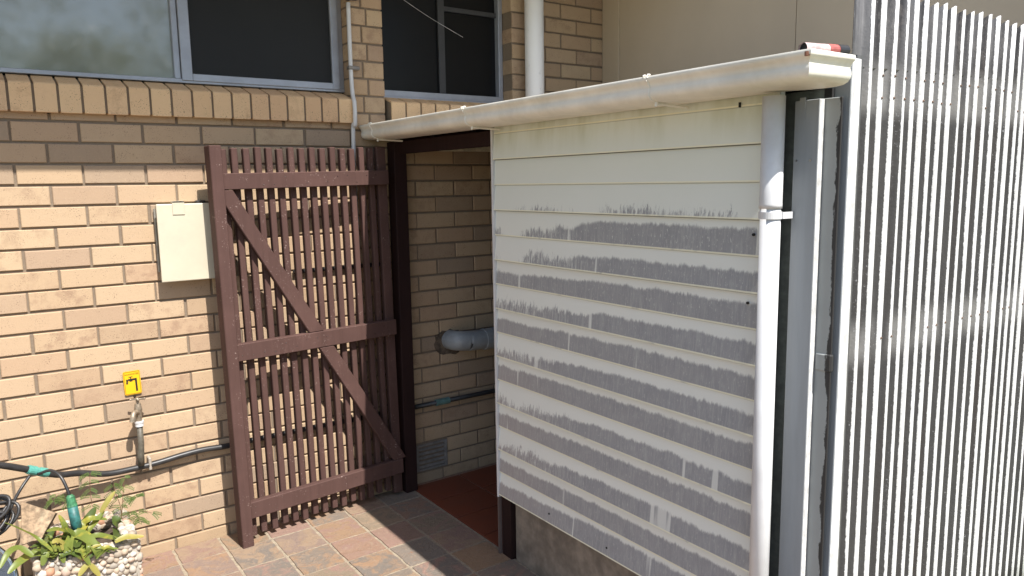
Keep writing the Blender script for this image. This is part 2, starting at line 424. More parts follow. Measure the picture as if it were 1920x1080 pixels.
def sill(x0, x1, n, name):
    s = MB(); wdt = (x1 - x0) / n
    for i in range(n):
        a, b = x0 + i * wdt + .005, x0 + (i + 1) * wdt - .005
        j = random.uniform(-.0015, .0015)
        prof = [(-.032 + j, 1.978), (-.034 + j, 2.088), (-.029 + j, 2.094), (.112, 2.138), (.112, 2.0), (-.001, 1.978)]
        A = [s.bm.verts.new((a, p[0], p[1])) for p in prof]; B = [s.bm.verts.new((b, p[0], p[1])) for p in prof]
        for q in range(6): s.bm.faces.new((A[q], A[(q + 1) % 6], B[(q + 1) % 6], B[q]))
        s.bm.faces.new(A[::-1]); s.bm.faces.new(B)
    o = s.build(name, BS, house)
    s2 = MB(); s2.extrude([(-.026, 1.984), (-.026, 2.086), (.110, 2.130), (.110, 1.99)], 'x', x0 + .003, x1 - .003)
    s2.build('sill_mortar', MO, o)
sill(-3.0 + .022, 1.452, 52, 'window_sill')
sill(1.652, 2.446, 9, 'window_sill')

def pane_mat(name, tint, rough, film, spec=.6):
    t = NT(name); nz = t.noise(1.3, 4, .6)
    c = t.mix(nz, sc(tint, 1 - film), sc(tint, 1 + film)); return t.done(c, rough, 0, spec)
HAZY = pane_mat('hazy_glass', (.20, .215, .185), .06, .3, 1.6)
SCREEN = pane_mat('dark_insect_screen', (.014, .0145, .015), .5, .25, .25)
SCREEN2 = pane_mat('black_glass', (.006, .0063, .0072), .3, .25, .2)
ZT = 2.9
win = MB().box((-2.6, .088, 2.139), (1.456, .135, 2.158)).build('window', ALU, house, bevel=.002)
MB().box((.648, .096, 2.158), (.674, .13, ZT)).build('mullion', ALU, win, bevel=.002)
MB().box((1.432, .090, 2.158), (1.456, .135, ZT)).build('jamb', ALU, win, bevel=.002)
m = MB().box((.676, .082, 2.150), (.722, .112, ZT)).box((.722, .082, 2.150), (1.392, .112, 2.182)).box((1.392, .082, 2.150), (1.431, .112, ZT))
m.build('sliding_sash', ALU, win, bevel=.002)
MB().box((-2.6, .118, 2.158), (.648, .122, ZT)).build('hazy_pane', HAZY, win)
MB().box((.722, .098, 2.182), (1.392, .102, ZT)).build('screen_pane', SCREEN, win)
win = MB().box((1.640, .088, 2.134), (2.446, .135, 2.166)).build('window', ALU, house, bevel=.002)
MB().box((2.418, .090, 2.166), (2.446, .135, ZT)).build('jamb', ALU, win, bevel=.002)
MB().box((1.640, .100, 2.166), (1.652, .135, ZT)).build('jamb', ALU, win, bevel=.002)
DALU = plain('shade_toned_aluminium', (.05, .051, .055), .5, .3, .1, 10)  # aluminium darkened in colour to stand for shade behind the glass
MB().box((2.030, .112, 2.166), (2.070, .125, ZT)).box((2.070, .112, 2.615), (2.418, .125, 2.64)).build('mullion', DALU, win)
MB().box((1.652, .128, 2.166), (2.418, .132, ZT)).build('dark_pane', SCREEN2, win)
MB().box((1.640, .07, 2.118), (2.446, .088, 2.132)).build('sub_sill', ALU, win)
# eave, roof above the frame
ED, EZ = .75, 2.862
EAVE = plain('cream_eave_paint', (.75, .72, .64), .6, 0, .06, 3)
m = MB().box((-4, -ED, EZ + .02), (3.15, .3, EZ + .05)); m.build('soffit', EAVE, house)
MB().box((-4, -ED - .02, EZ), (3.15, -ED, EZ + .2)).build('fascia', EAVE, house)
m = MB(); m.extrude([(-ED - .1, EZ + .20), (-ED - .1, EZ + .225), (3.5, 4.6), (3.5, 4.57)], 'x', -4, 3.6)
m.build('roof', plain('grey_roof', (.25, .24, .23), .8, 0, .2, 4), house)
MB().box((-3, .14, 0), (3.15, .2, 3.1)).build('inner_wall', DARK, house)
# clad wing facing left
wing = MB().box((3.15, -2.44, -.05), (3.3, -1.366, 3.05)).box((3.15, -1.362, -.05), (3.3, .1, 3.05)).build('clad_wall', CREAMW, house)
MB().box((3.138, -.149, -.05), (3.1495, -.004, 3.05)).build('cover_strip', CREAMW, wing, bevel=.002)
MB().box((2.7, -2.44, 3.06), (3.6, .1, 3.09)).build('soffit', EAVE, house)

# ------------------------------------------------------------------ things on the house wall
def pipe_clip(c, r, parent, m): 
    b = MB().tube([c - Vector((0, 0, .008)), c + Vector((0, 0, .008))], r, 14); return b.build('clip', m, parent)
cx = 1.442
cond = thing('conduit', 'thin white electrical conduit running down the brick pier between the windows', 'conduit', (cx, -.03, 1.2))
pts = [(1.449, -.016, 2.56), (1.447, -.018, 2.25), (1.448, -.024, 2.125), (1.446, -.047, 2.07), (1.444, -.047, 1.97), (1.443, -.02, 1.90), (1.443, -.018, 1.2)]
o = MB().tube(smooth_path(pts, 6), .0105, 12).build('pipe', PVC, cond, smooth=True)
MB().box((1.431, -.032, 2.238), (1.490, -.0025, 2.256)).build('clip', plain('grey_zinc', (.22, .20, .18), .5, .5), cond, bevel=.002)
MB().tube([(1.449, -.016, 2.57), (1.449, -.016, 2.61)], .014, 12).box((1.455, -.03, 2.575), (1.497, -.003, 2.66)).build('junction_box', plain('black_plastic', (.03, .03, .032), .5), cond, bevel=.003)
vp = thing('vent_pipe', 'thick white plastic vent pipe standing against the brick beside the cream wall', 'pipe', (2.545, -.085, 1.97))
def scuffed():
    t = NT('scuffed_white_pvc'); xyz = t.sep()
    sc_ = t.math('MULTIPLY', t.step(t.noise(1, 5, .8, t.map((90, 90, 24))), .6, .66), t.step(t.noise(1, 2, .5, t.map((30, 0, 6))), .5, .6))
    return t.done(t.mix(t.math('MULTIPLY', sc_, .5), t.mix(t.noise(4, 3), (.76, .75, .74), (.85, .845, .84)), (.25, .25, .27)), .4)
MB().tube([(2.545, -.085, 1.97), (2.545, -.085, 3.1)], .0545, 28).build('pipe', scuffed(), vp, smooth=True)
MB().tube([(2.545, -.085, 1.972), (2.545, -.085, 2.0)], .075, 28).build('flashing', PVCG, vp)

# meter box
box = thing('meter_box', 'cream metal meter box with a latch tab, on the sunlit brick wall', 'meter box', (.6, 0, 1.25))
bx0, bx1, bz0, bz1, by = .505, .742, 1.262, 1.596, -.066
MB().box((bx0, by + .012, bz0), (bx1, .006, bz1)).build('body', CREAM, box, bevel=.004, seg=2)
MB().box((bx0 - .008, by, bz0 - .004), (bx1 + .006, by + .010, bz1 + .004)).build('door', CREAM, box, bevel=.004, seg=2)
MB().box((.562, by - .0035, 1.552), (.612, by - .0005, 1.612)).box((.562, by - .0035, 1.6035), (.612, by + .03, 1.612)).build('latch', CREAM, box, bevel=.003, seg=2)
MB().tube([(bx0 - .006, -.012, 1.58), (bx0 - .006, -.012, 1.30)], .005, 8).build('hinge', plain('grey_hinge', (.3, .28, .24), .5, .3), box)
MB().box((.67, -.03, 1.5965), (.712, -.004, 1.612)).build('cable_entry', BLACK, box, bevel=.003)

# tap + sign
YEL = plain('yellow_sign_enamel', (.80, .43, .008), .4, 0, .05, 10)
sign = thing('tap_sign', 'small yellow sign with a black tap symbol, above the garden tap', 'sign', (.354, 0, .82))
sw, sh = .034, .053
MS = Matrix.Translation((.354, -.006, .820)) @ Matrix.Rotation(math.radians(-1.5), 4, 'Y')
m = MB(); pr = []
for cx_, cz_, a0 in ((sw - .006, sh - .006, 0), (-sw + .006, sh - .006, 90), (-sw + .006, -sh + .006, 180), (sw - .006, -sh + .006, 270)):
    for k in range(5):
        a = math.radians(a0 + k * 22.5); pr.append((cx_ + .006 * math.cos(a), cz_ + .006 * math.sin(a)))
m.extrude([(p[0], p[1]) for p in pr], 'y', 0, -.003); bmesh.ops.transform(m.bm, matrix=MS, verts=m.bm.verts)
m.build('plate', YEL, sign)
INK = plain('black_sign_ink', (.02, .017, .012), .5, 0, .1, 20)
m = MB(); yb = -.0034
def ring(a, b, t_):
    m.box((-a, yb - .0003, b - t_), (a, yb, b)); m.box((-a, yb - .0003, -b), (a, yb, -b + t_)); m.box((-a, yb - .0003, -b + t_), (-a + t_, yb, b - t_)); m.box((a - t_, yb - .0003, -b + t_), (a, yb, b - t_))
ring(sw - .0028, sh - .0028, .0014); bmesh.ops.transform(m.bm, matrix=MS, verts=m.bm.verts); m.build('border', INK, sign)
m = MB(); q = (yb - .0003, yb)
def bar(x0, z0, x1, z1): m.box((x0, q[0], z0), (x1, q[1], z1))
bar(.011, -.040, .019, .011); bar(-.016, .010, .019, .019); bar(-.024, .004, -.0165, .0175); bar(-.025, -.004, -.0175, .0035)
bar(-.007, .0195, -.003, .025); bar(-.013, .0252, .003, .0285); bar(-.011, .0062, .001, .0098)
bmesh.ops.transform(m.bm, matrix=MS, verts=m.bm.verts); m.build('tap_symbol', INK, sign)
tc = bpy.data.curves.new('sign_text', 'FONT'); tc.body = 'RAINWATER'; tc.size = .0098; tc.align_x = 'CENTER'; tc.extrude = .0002
to = bpy.data.objects.new('sign_text_source', tc); C.objects.link(to)
bpy.context.view_layer.update()
me = bpy.data.meshes.new_from_object(to.evaluated_get(bpy.context.evaluated_depsgraph_get())); C.objects.unlink(to); bpy.data.objects.remove(to)
me.transform(MS @ Matrix.Translation((0, -.0036, .0355)) @ Matrix.Rotation(math.pi / 2, 4, 'X'))
me.materials.clear(); me.materials.append(INK)
lt = bpy.data.objects.new('lettering', me); C.objects.link(lt); lt.parent = sign; lt.matrix_parent_inverse = parent_inv(sign)

tap = thing('garden_tap', 'weathered brass garden tap with white collar on a grey riser', 'tap', (.362, -.05, .46))
tx, ty = .361, -.055
MB().tube([(tx - .006, ty, .452), (tx - .006, ty, .50), (tx, ty, .55), (tx, ty, .63)], [.013, .015, .0125, .0125], 14).build('riser', plain('olive_grey_pipe', (.10, .088, .066), .55, 0, .3, 60), tap, smooth=True)
MB().tube([(tx, ty, .632), (tx, ty, .646), (tx, ty, .648), (tx, ty, .656)], [.017, .017, .019, .019], 16).build('collar', PVC, tap)
b = MB().tube([(tx, ty, .656), (tx, ty, .668), (tx, ty, .69), (tx, ty, .705), (tx, ty, .708), (tx, ty, .735), (tx, ty, .738), (tx, ty, .748)], [.0125, .0135, .013, .0165, .0165, .012, .007, .007], 14)
arc_shade(b.build('body', BRASS, tap))
b = MB().tube(smooth_path([(tx, ty, .69), (tx - .012, ty - .018, .702), (tx - .024, ty - .034, .700), (tx - .029, ty - .042, .685)], 5), .011, 12)
b.tube([(tx - .029, ty - .042, .689), (tx - .031, ty - .046, .668)], .0135, 12); arc_shade(b.build('spout', BRASS, tap))
b = MB().tube([(tx - .024, ty + .004, .755), (tx + .026, ty - .004, .753)], .0042, 8).tube([(tx, ty - .022, .754), (tx, ty + .02, .754)], .0042, 8).tube([(tx, ty, .746), (tx, ty, .760)], .0075, 10)
b.blob((tx - .026, ty + .004, .755), .006).blob((tx + .028, ty - .004, .753), .006); b.build('handle', BRASS, tap, smooth=True)

# long black water pipe along the wall
wp = thing('water_pipe', 'long black water pipe running low along the brick wall behind the gate', 'pipe', (.5, -.03, .45))
P = [(1.55, -.02, .448), (1.2, -.02, .452), (.86, -.022, .452), (.727, -.024, .450), (.62, -.026, .456), (.526, -.03, .452), (.434, -.034, .443), (.336, -.04, .440), (.22, -.055, .447)]
P += [tuple(px(150, 887, 'y', -.075)), tuple(px(115, 890, 'y', -.10)), tuple(px(92, 888, 'y', -.12)), tuple(px(50, 880, 'y', -.15)), tuple(px(0, 872, 'y', -.18)), tuple(px(-60, 866, 'y', -.2))]
MB().tube(smooth_path(P, 6), .0135, 12).build('pipe', BLACK, wp, smooth=True)
a, b_ = px(51, 880, 'y', -.148), px(90, 887, 'y', -.122)
TEAL = plain('teal_plastic', (.09, .31, .26), .4, 0, .15, 60)
d = (b_ - a) / 6
o = MB().tube([a, a + d * .4, a + d * .45, a + d * 2.4, a + d * 2.5, a + d * 3.5, a + d * 3.6, a + d * 5.5, a + d * 5.6, b_], [.0165, .0165, .0185, .0185, .016, .016, .0185, .0185, .0165, .0165], 14).build('joiner', TEAL, wp)
pc = px(281, 868, 'y', -.036)
MB().box((pc.x - .006, pc.y - .014, pc.z - .03), (pc.x + .006, -.0025, pc.z + .026)).build('saddle_clip', plain('grey_clip', (.33, .29, .24), .6), wp, bevel=.003)
MB().tube(smooth_path([px(72, 889, 'y', -.15), px(95, 882, 'y', -.19), px(114, 894, 'y', -.23), px(128, 922, 'y', -.26), px(134, 945, 'y', -.27)], 8), .006, 10).build('feeder_tube', BLACK, wp, smooth=True)
MB().tube(smooth_path([px(56, 892, 'y', -.15), px(40, 915, 'y', -.18), px(24, 945, 'y', -.2), px(10, 985, 'y', -.22)], 8), .006, 10).build('feeder_tube', BLACK, wp, smooth=True)
pp_ = thing('passage_pipe', 'black pipe with a dull teal joiner on the shaded brick inside the passage', 'pipe', (2, -.03, .45))
MB().tube([(1.70, -.022, .449), (2.4, -.022, .449), (3.1, -.022, .452)], .0135, 12).build('pipe', BLACK, pp_, smooth=True)
MB().tube([(1.868, -.022, .449), (1.955, -.022, .449)], .0185, 14).build('joiner', plain('dull_teal_plastic', (.12, .22, .20), .5), pp_)

# drain elbow, vent grille in the passage
hp = thing('gate_side_pipe', 'short black pipe fixed high on the brick wall behind the open slat gate', 'pipe', (1.3, -.02, 1.255))
MB().tube([(1.10, -.016, 1.252), (1.58, -.016, 1.257)], .011, 10).build('pipe', BLACK, hp, smooth=True)
dr = thing('drain_pipe', 'fat grey plastic drain pipe elbow coming out of the shaded passage wall', 'pipe', (2.02, 0, .79))
el = [(1.985, .06, .795), (1.986, -.01, .794), (1.995, -.045, .793), (2.02, -.068, .792), (2.06, -.078, .789), (2.12, -.082, .786), (2.5, -.085, .778)]
MB().tube(smooth_path(el, 6), .056, 24).build('elbow', PVCG, dr, smooth=True)
MB().tube([(2.155, -.083, .786), (2.24, -.0835, .784)], .061, 24).build('socket', PVCG, dr)
m = MB(); rng = [(.092 + random.uniform(-.016, .016)) for k in range(22)]
ov = [m.bm.verts.new((1.975 + rng[k] * math.cos(k * 2 * math.pi / 22) * .95, -.0035, .778 + rng[k] * math.sin(k * 2 * math.pi / 22) * .8)) for k in range(22)]
m.bm.faces.new(ov); r_ = bmesh.ops.extrude_face_region(m.bm, geom=list(m.bm.faces)); bmesh.ops.translate(m.bm, vec=(0, .02, 0), verts=[v for v in r_['geom'] if isinstance(v, bmesh.types.BMVert)])
m.build('broken_mortar', plain('dirty_mortar', (.13, .095, .065), .95, 0, .5, 40, .6), dr)
av = thing('air_vent', 'grey louvred air vent low in the shaded brick of the passage', 'vent', (1.845, 0, .06))
VG = plain('grey_vent', (.22, .20, .18), .7)
MB().box((1.748, -.004, .062), (1.762, .05, .214)).box((1.928, -.004, .062), (1.946, .05, .214)).box((1.762, -.004, .062), (1.928, .05, .072)).box((1.762, -.004, .204), (1.928, .05, .214)).build('frame', VG, av, bevel=.001)
for k in range(5):
    z = .080 + k * .0255
    MB().extrude([(-.006, z), (-.006, z + .004), (.03, z + .02), (.03, z + .016)], 'x', 1.7625, 1.9275).build('louvre', VG, av)
MB().box((1.75, .06, .06), (1.945, .07, .215)).build('backing', DARK, av)

# ------------------------------------------------------------------ gate
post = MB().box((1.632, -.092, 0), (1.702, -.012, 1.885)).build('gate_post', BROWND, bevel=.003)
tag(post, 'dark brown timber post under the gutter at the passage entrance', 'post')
gate = thing('slat_gate', 'brown timber slat gate standing open along the brick wall', 'gate', (1.622, -.058, 0), (0, math.radians(-.9), math.radians(3.6)))
GM = world_of(gate)
def gbuild(fn, name, mat_=BROWN, parent=gate, bevel=.0032):
    m = MB(); fn(m); bmesh.ops.transform(m.bm, matrix=GM, verts=m.bm.verts); return m.build(name, mat_, parent, bevel=bevel)
W = .90
gbuild(lambda m: m.box((-W, -.085, -.012), (-W + .052, -.012, 1.862)), 'stile')
gbuild(lambda m: m.box((-.062, -.032, .02), (-.012, 0, 1.86)), 'stile')
for i in range(16):
    x = -W + .074 + i * .0523
    jx = random.uniform(-.0015, .0015); jz = random.uniform(-.006, .005)
    if x > -.075: break
    gbuild(lambda m: m.box((x - .0140 + jx, -.031, .042 + jz * 1.5), (x + .0140 + jx, 0, 1.854 + jz)), 'slat')
for zc, hh in ((1.706, .036), (.935, .040), (.178, .040)):
    gbuild(lambda m: m.box((-W + .0525, -.068, zc - hh), (-.02, -.0325, zc + hh)), 'rail')
for zc in (1.706, .935, .178):
    for k in range(0, 16, 1):
        x = -W + .074 + k * .0523 + random.uniform(-.003, .003); zz = zc + random.choice((-.016, .014)) + random.uniform(-.004, .004)
        if x < -.075 and random.random() < .6: gbuild(lambda m: m.tube([(x, -.0675, zz), (x, -.0690, zz)], .0022, 6), 'nail', STEEL, gate, 0)
# diagonal brace in two pieces between the rails
def brace(m, a, b, h):
    a = Vector((a[0], 0, a[1])); b = Vector((b[0], 0, b[1])); d = (b - a).normalized(); n = Vector((-d.z, 0, d.x)) * h
    def cut(z, off): # point where the offset edge meets height z
        p = a + n * off; t_ = (z - p.z) / d.z; return p + d * t_
    pr = [cut(a.z, 1), cut(a.z, -1), cut(b.z, -1), cut(b.z, 1)]
    A = [m.bm.verts.new((p.x, -.0665, p.z)) for p in pr]; B = [m.bm.verts.new((p.x, -.0325, p.z)) for p in pr]
    m.bm.faces.new(A); m.bm.faces.new(B[::-1])
    for k in range(4): m.bm.faces.new((A[k], B[k], B[(k + 1) % 4], A[(k + 1) % 4]))
k_ = (.545 - 1.61) / (1.403 - .81)
bx = lambda z: (.81 - 1.622) + (z - 1.61) / k_
gbuild(lambda m: brace(m, (bx(1.6690), 1.6690), (bx(.9760), .9760), .033), 'brace')
gbuild(lambda m: brace(m, (bx(.8940), .8940), (bx(.2190), .2190), .033), 'brace')

# ------------------------------------------------------------------ shed
shed = thing('shed', 'small lean-to shed clad in washed-out white weatherboards with a gutter', 'shed', (1.67, -1.6, 0))
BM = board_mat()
m = MB(); ya, yb_ = -.955, -2.338
lines = [1.905] + [1.766 - .106 * k for k in range(15)]
xo = 1.668
for k in range(len(lines) - 1):
    zt, zb = lines[k], lines[k + 1]
    dd = .011 if k % 2 == 0 else .006
    m.poly([(xo, ya, zt), (xo, yb_, zt), (xo - dd, yb_, zb), (xo - dd, ya, zb)])
    m.poly([(xo - dd, ya, zb), (xo - dd, yb_, zb), (xo, yb_, zb), (xo, ya, zb)])
m.box((1.669, yb_, .282), (1.69, ya, 1.905))
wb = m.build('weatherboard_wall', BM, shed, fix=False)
for (qx, qy) in ((1030, 963), (1138, 1027), (1413, 440), (1402, 568)):
    c = px(qx, qy, 'x', 1.662); MB().tube([c + Vector((.002, 0, 0)), c - Vector((.003, 0, 0))], .0042, 8).build('nail', DARK, wb)
c = px(1387, 196, 'x', 1.662); MB().box((c.x - .003, c.y - .002, c.z - .008), (c.x + .003, c.y + .002, c.z + .006)).build('nail', DARK, wb)
MB().box((1.685, -2.40, -.03), (1.80, -1.035, .281)).build('plinth', CONC, shed, bevel=.012, seg=3)
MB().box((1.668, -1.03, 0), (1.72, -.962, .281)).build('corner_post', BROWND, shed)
MB().box((1.656, -.954, .0), (1.672, -.944, .27)).build('edge_strip', wood_mat('worn_brown_strip', (.12, .09, .08)), shed)
MB().box((1.654, -.9545, .271), (1.673, -.944, 1.892)).build('edge_strip', PVC, shed, bevel=.001)
MB().box((1.70, -1.0, .0), (3.14, -.957, 1.93)).build('passage_wall', BROWND, shed)
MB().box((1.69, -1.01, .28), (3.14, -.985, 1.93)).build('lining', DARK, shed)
ROOF = plain('galvanised_roof', (.42, .42, .41), .5, .3, .15, 12)
m = MB(); prof = []
for k in range(0, 300):
    y = -2.47 + k * (2.455 / 299); prof.append((y, 1.955 + .008 * math.sin(y * 2 * math.pi / .076)))
prof2 = prof + [(p[0], p[1] - .0015) for p in prof[::-1]]
A = [[m.bm.verts.new((x, p[0], p[1] + (x - 1.6) * .03)) for p in prof] for x in (1.60, 3.138)]
for k in range(len(prof) - 1): m.bm.faces.new((A[0][k], A[0][k + 1], A[1][k + 1], A[1][k]))
m.build('roof', ROOF, shed, smooth=True)
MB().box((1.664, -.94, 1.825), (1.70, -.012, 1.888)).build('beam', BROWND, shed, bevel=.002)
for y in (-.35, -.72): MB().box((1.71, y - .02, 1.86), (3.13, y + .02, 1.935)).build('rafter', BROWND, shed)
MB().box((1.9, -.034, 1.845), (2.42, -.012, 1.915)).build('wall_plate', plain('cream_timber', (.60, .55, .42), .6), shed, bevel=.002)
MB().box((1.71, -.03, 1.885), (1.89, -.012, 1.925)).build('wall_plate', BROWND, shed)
# gutter: profile seen along y, with a mitred return along x
gp = [(1.662, 1.962), (1.662, 1.900), (1.60, 1.8975), (1.56, 1.8965), (1.53, 1.897), (1.510, 1.8995), (1.4985, 1.905), (1.4920, 1.913), (1.4900, 1.922), (1.4915, 1.930), (1.494, 1.936), (1.4905, 1.945), (1.487, 1.951), (1.4815, 1.9555), (1.480, 1.962), (1.4825, 1.967), (1.488, 1.968), (1.491, 1.9635), (1.489, 1.960)]
m = MB()
YE, YC, XC = -.012, -2.55, 1.481
n = len(gp); off = [p[0] - 1.480 for p in gp]
A = [m.bm.verts.new((p[0], YE, p[1])) for p in gp]
Bv = [m.bm.verts.new((p[0], YC + off[i], p[1])) for i, p in enumerate(gp)]
Cv = [m.bm.verts.new((1.668, YC + off[i], p[1])) for i, p in enumerate(gp)]
for i in range(n - 1):
    m.bm.faces.new((A[i], A[i + 1], Bv[i + 1], Bv[i])); m.bm.faces.new((Bv[i], Bv[i + 1], Cv[i + 1], Cv[i]))
for E_ in (A, Cv):
    m.bm.faces.new(E_[:16])
gut = m.build('gutter', GUT, shed); md = gut.modifiers.new('thick', 'SOLIDIFY'); md.thickness = .0016; md.offset = 0
arc_shade(gut, 50)
def bracket(y):
    m = MB(); fr = [(p[0] - .0022, y, p[1] - .0012) for p in gp[3:16]]
    m.tube(fr, .0028, 6); m.tube([(1.481, y + .012, 1.962), (1.478, y + .012, 1.970), (1.486, y + .012, 1.972), (1.489, y + .006, 1.965), (1.478, y, 1.958)], .0026, 6)
    m.tube([(1.478, y - .004, 1.962), (1.480, y - .004, 1.972), (1.490, y - .004, 1.972)], .0026, 6)
    m.tube([(1.522, y, 1.892), (1.60, y, 1.889), (1.657, y, 1.887)], .0042, 8); m.tube([(1.522, y - .001, 1.898), (1.519, y - .001, 1.883)], .005, 8)
    m.build('bracket', GUT, gut)
for q in ((693, 233), (868, 210), (1212, 152)): bracket(px(q[0], q[1], 'x', 1.48).y)
MB().tube([px(1515, 101, 'x', 1.482) + Vector((0, .002, -.004)), px(1515, 101, 'x', 1.482) + Vector((0, .002, .006))], .0062, 8).build('rusty_rivet', plain('rust', (.22, .10, .06), .8), gut)
dp = thing('downpipe', 'round white downpipe from the gutter at the near end of the shed', 'downpipe', (1.622, -2.352, 0))
dx, dy = 1.622, -2.352
MB().tube([(dx, dy, -.02), (dx, dy, 1.60)], .0275, 28).build('pipe', PVC, dp, smooth=True)
MB().tube([(dx, dy, 1.588), (dx, dy, 1.60), (dx, dy, 1.603), (dx, dy, 1.885)], [.0305, .0305, .0300, .0300], 28).build('upper_pipe', PVC, dp, smooth=True)
m = MB().tube([(dx, dy, 1.560), (dx, dy, 1.579)], .0312, 28); m.box((dx + .01, dy - .0325, 1.5605), (1.676, dy - .029, 1.5785)); m.build('pipe_strap', PVC, dp)
# end boards with greyed shade sides and peeling jamb at the corner
MB().box((1.715, -2.46, 0), (1.73, -2.30, 1.9)).build('recess_shade_board', plain('recess_shade_grey', (.11, .125, .115), .8), shed)  # added board, coloured dark to stand for shade in the recess
MB().box((1.6805, -2.449, 0), (1.7040, -2.376, 1.873)).build('end_board', [SHADEP, SUNP], shed, bevel=.0015)
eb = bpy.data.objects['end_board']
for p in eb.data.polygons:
    if p.normal.y < -.9: p.material_index = 1  # sun-facing edge takes the lit copy of the paint
MB().box((1.6795, -2.408, 1.825), (1.6815, -2.391, 1.88)).build('tab', SHADEP, eb)
for z in (1.715,):
    for y in (-2.387, -2.428): MB().tube([(1.6815, y, z), (1.679, y, z)], .0032, 8).build('screw', STEEL, eb)
def jamb_mat():
    t = NT('flaking_grey_paint'); xyz = t.sep()
    e = t.noise(1, 5, .75, t.map((30, 30, 9)))
    k = t.math('ADD', t.math('MULTIPLY', t.math('SUBTRACT', -2.486, xyz[1]), 60.0), t.math('MULTIPLY', t.math('SUBTRACT', e, .5), 2.6))
    fl = t.step(k, -.05, .12)
    return t.done(t.mix(fl, (.27, .285, .28), (.022, .021, .02)), .7)
MB().box((1.7065, -2.497, 0), (1.7115, -2.36, 1.875)).build('jamb', jamb_mat(), shed, bevel=.002)
jb = bpy.data.objects['jamb.002'] if 'jamb.002' in bpy.data.objects else None
MB().box((1.702, -2.499, 1.145), (1.718, -2.4505, 1.195)).build('latch_block', jamb_mat(), shed, bevel=.004)
MB().box((1.714, -2.462, 0), (1.7265, -2.44, 1.90)).build('gap_shade_strip', DARK, shed)  # added black strip, its colour stands for shade in the gap

# ------------------------------------------------------------------ corrugated wall
cw = thing('corrugated_wall', 'corrugated iron wall with flaking white paint on its ridges', 'iron wall', (1.8, -2.46, 0))
m = MB(); MB().box((1.7735, -2.492, -.03), (1.802, -2.45, 1.985)).build('edge_strip', plain('dull_zinc', (.10, .10, .098), .6, .2, .3, 60, .2, None, (1, 1, .1)), cw)
x = 1.838; prev = []
pitch = []; xs = x
while xs < 4.0: p_ = .058 * random.uniform(.86, 1.15); pitch.append((xs, p_)); xs += p_
cols = [(1.800 + .0055 * k, .0095, 2.157) for k in range(7)]
for (xa, p_) in pitch:
    top = 2.166 + random.uniform(-.006, .004)
    for k in range(16):
        ph = k / 16; yv = .0095 * math.cos(2 * math.pi * ph)   # starts in a valley
        cols.append((xa + p_ * ph, yv, top - .009 * math.cos(2 * math.pi * ph) - max(0, -math.cos(2 * math.pi * ph)) * random.uniform(0, .002)))
NZ = 12
V = []
for (cx_, cy_, tz) in cols:
    if cx_ > 3.95: break
    col = []
    for j in range(NZ + 1):
        z = -.03 + (tz + .03) * j / NZ
        col.append(m.bm.verts.new((cx_, -2.470 + cy_, z)))
    V.append(col)
for a, b in zip(V, V[1:]):
    for j in range(NZ): m.bm.faces.new((a[j], b[j], b[j + 1], a[j + 1]))
bmesh.ops.translate(m.bm, vec=(0, 2.470, 0), verts=m.bm.verts)
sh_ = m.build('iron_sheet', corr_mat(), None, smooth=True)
sh_.location = (0, -2.470, 0); sh_.parent = cw; sh_.matrix_parent_inverse = parent_inv(cw)
md = sh_.modifiers.new('thick', 'SOLIDIFY'); md.thickness = .0012; md.offset = 1
m = MB().box((1.728, -2.506, -.03), (1.773, -2.44, 1.972)); ep = m.build('end_post', [SHADEP, SUNP], cw, bevel=.002)
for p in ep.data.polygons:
    if p.normal.y < -.9: p.material_index = 1  # lit paint on the sun-facing side, shaded copy on the rest
MB().box((1.81, -2.452, 1.80), (3.90, -2.441, 1.89)).build('back_rail', BROWND, cw)
MB().box((1.81, -2.452, 1.15), (3.90, -2.441, 1.23)).build('back_rail', BROWND, cw)
for zr in (1.945, 1.885, 1.20):
    for (xa, p_) in pitch[1:-1:1]:
        xc = xa + p_ * .5
        if xc < 3.2 and random.random() < .75: MB().tube([(xc, -2.4795, zr + random.uniform(-.004, .004)), (xc, -2.483, zr)], .0030, 6).build('nail', plain('rusty_nail', (.16, .10, .07), .7) if 'rusty_nail' not in bpy.data.materials else bpy.data.materials['rusty_nail'], cw)
# offcut of pipe lying on the corner of the roof
rp = thing('pipe_offcut', 'short red and white pipe offcut lying at the gutter corner', 'pipe', (1.66, -2.47, 2.0))
a = Vector((1.625, -2.43, 1.998)); b = Vector((1.785, -2.45, 2.001))
d = b - a
MB().tube([a, a + d * .55], .0145, 16, caps=False).build('white_sleeve', plain('pinkish_white', (.55, .42, .40), .5, 0, .3, 50), rp, smooth=True)
MB().tube([a + d * .55, a + d * .78], .0155, 16).build('red_band', plain('faded_red', (.34, .09, .075), .5, 0, .3, 50), rp)
MB().tube([a + d * .78, b], .0165, 16).build('black_end', BLACK, rp)
MB().tube([a + d * .04, a + d * .05], .0135, 16).build('bore', DARK, rp)

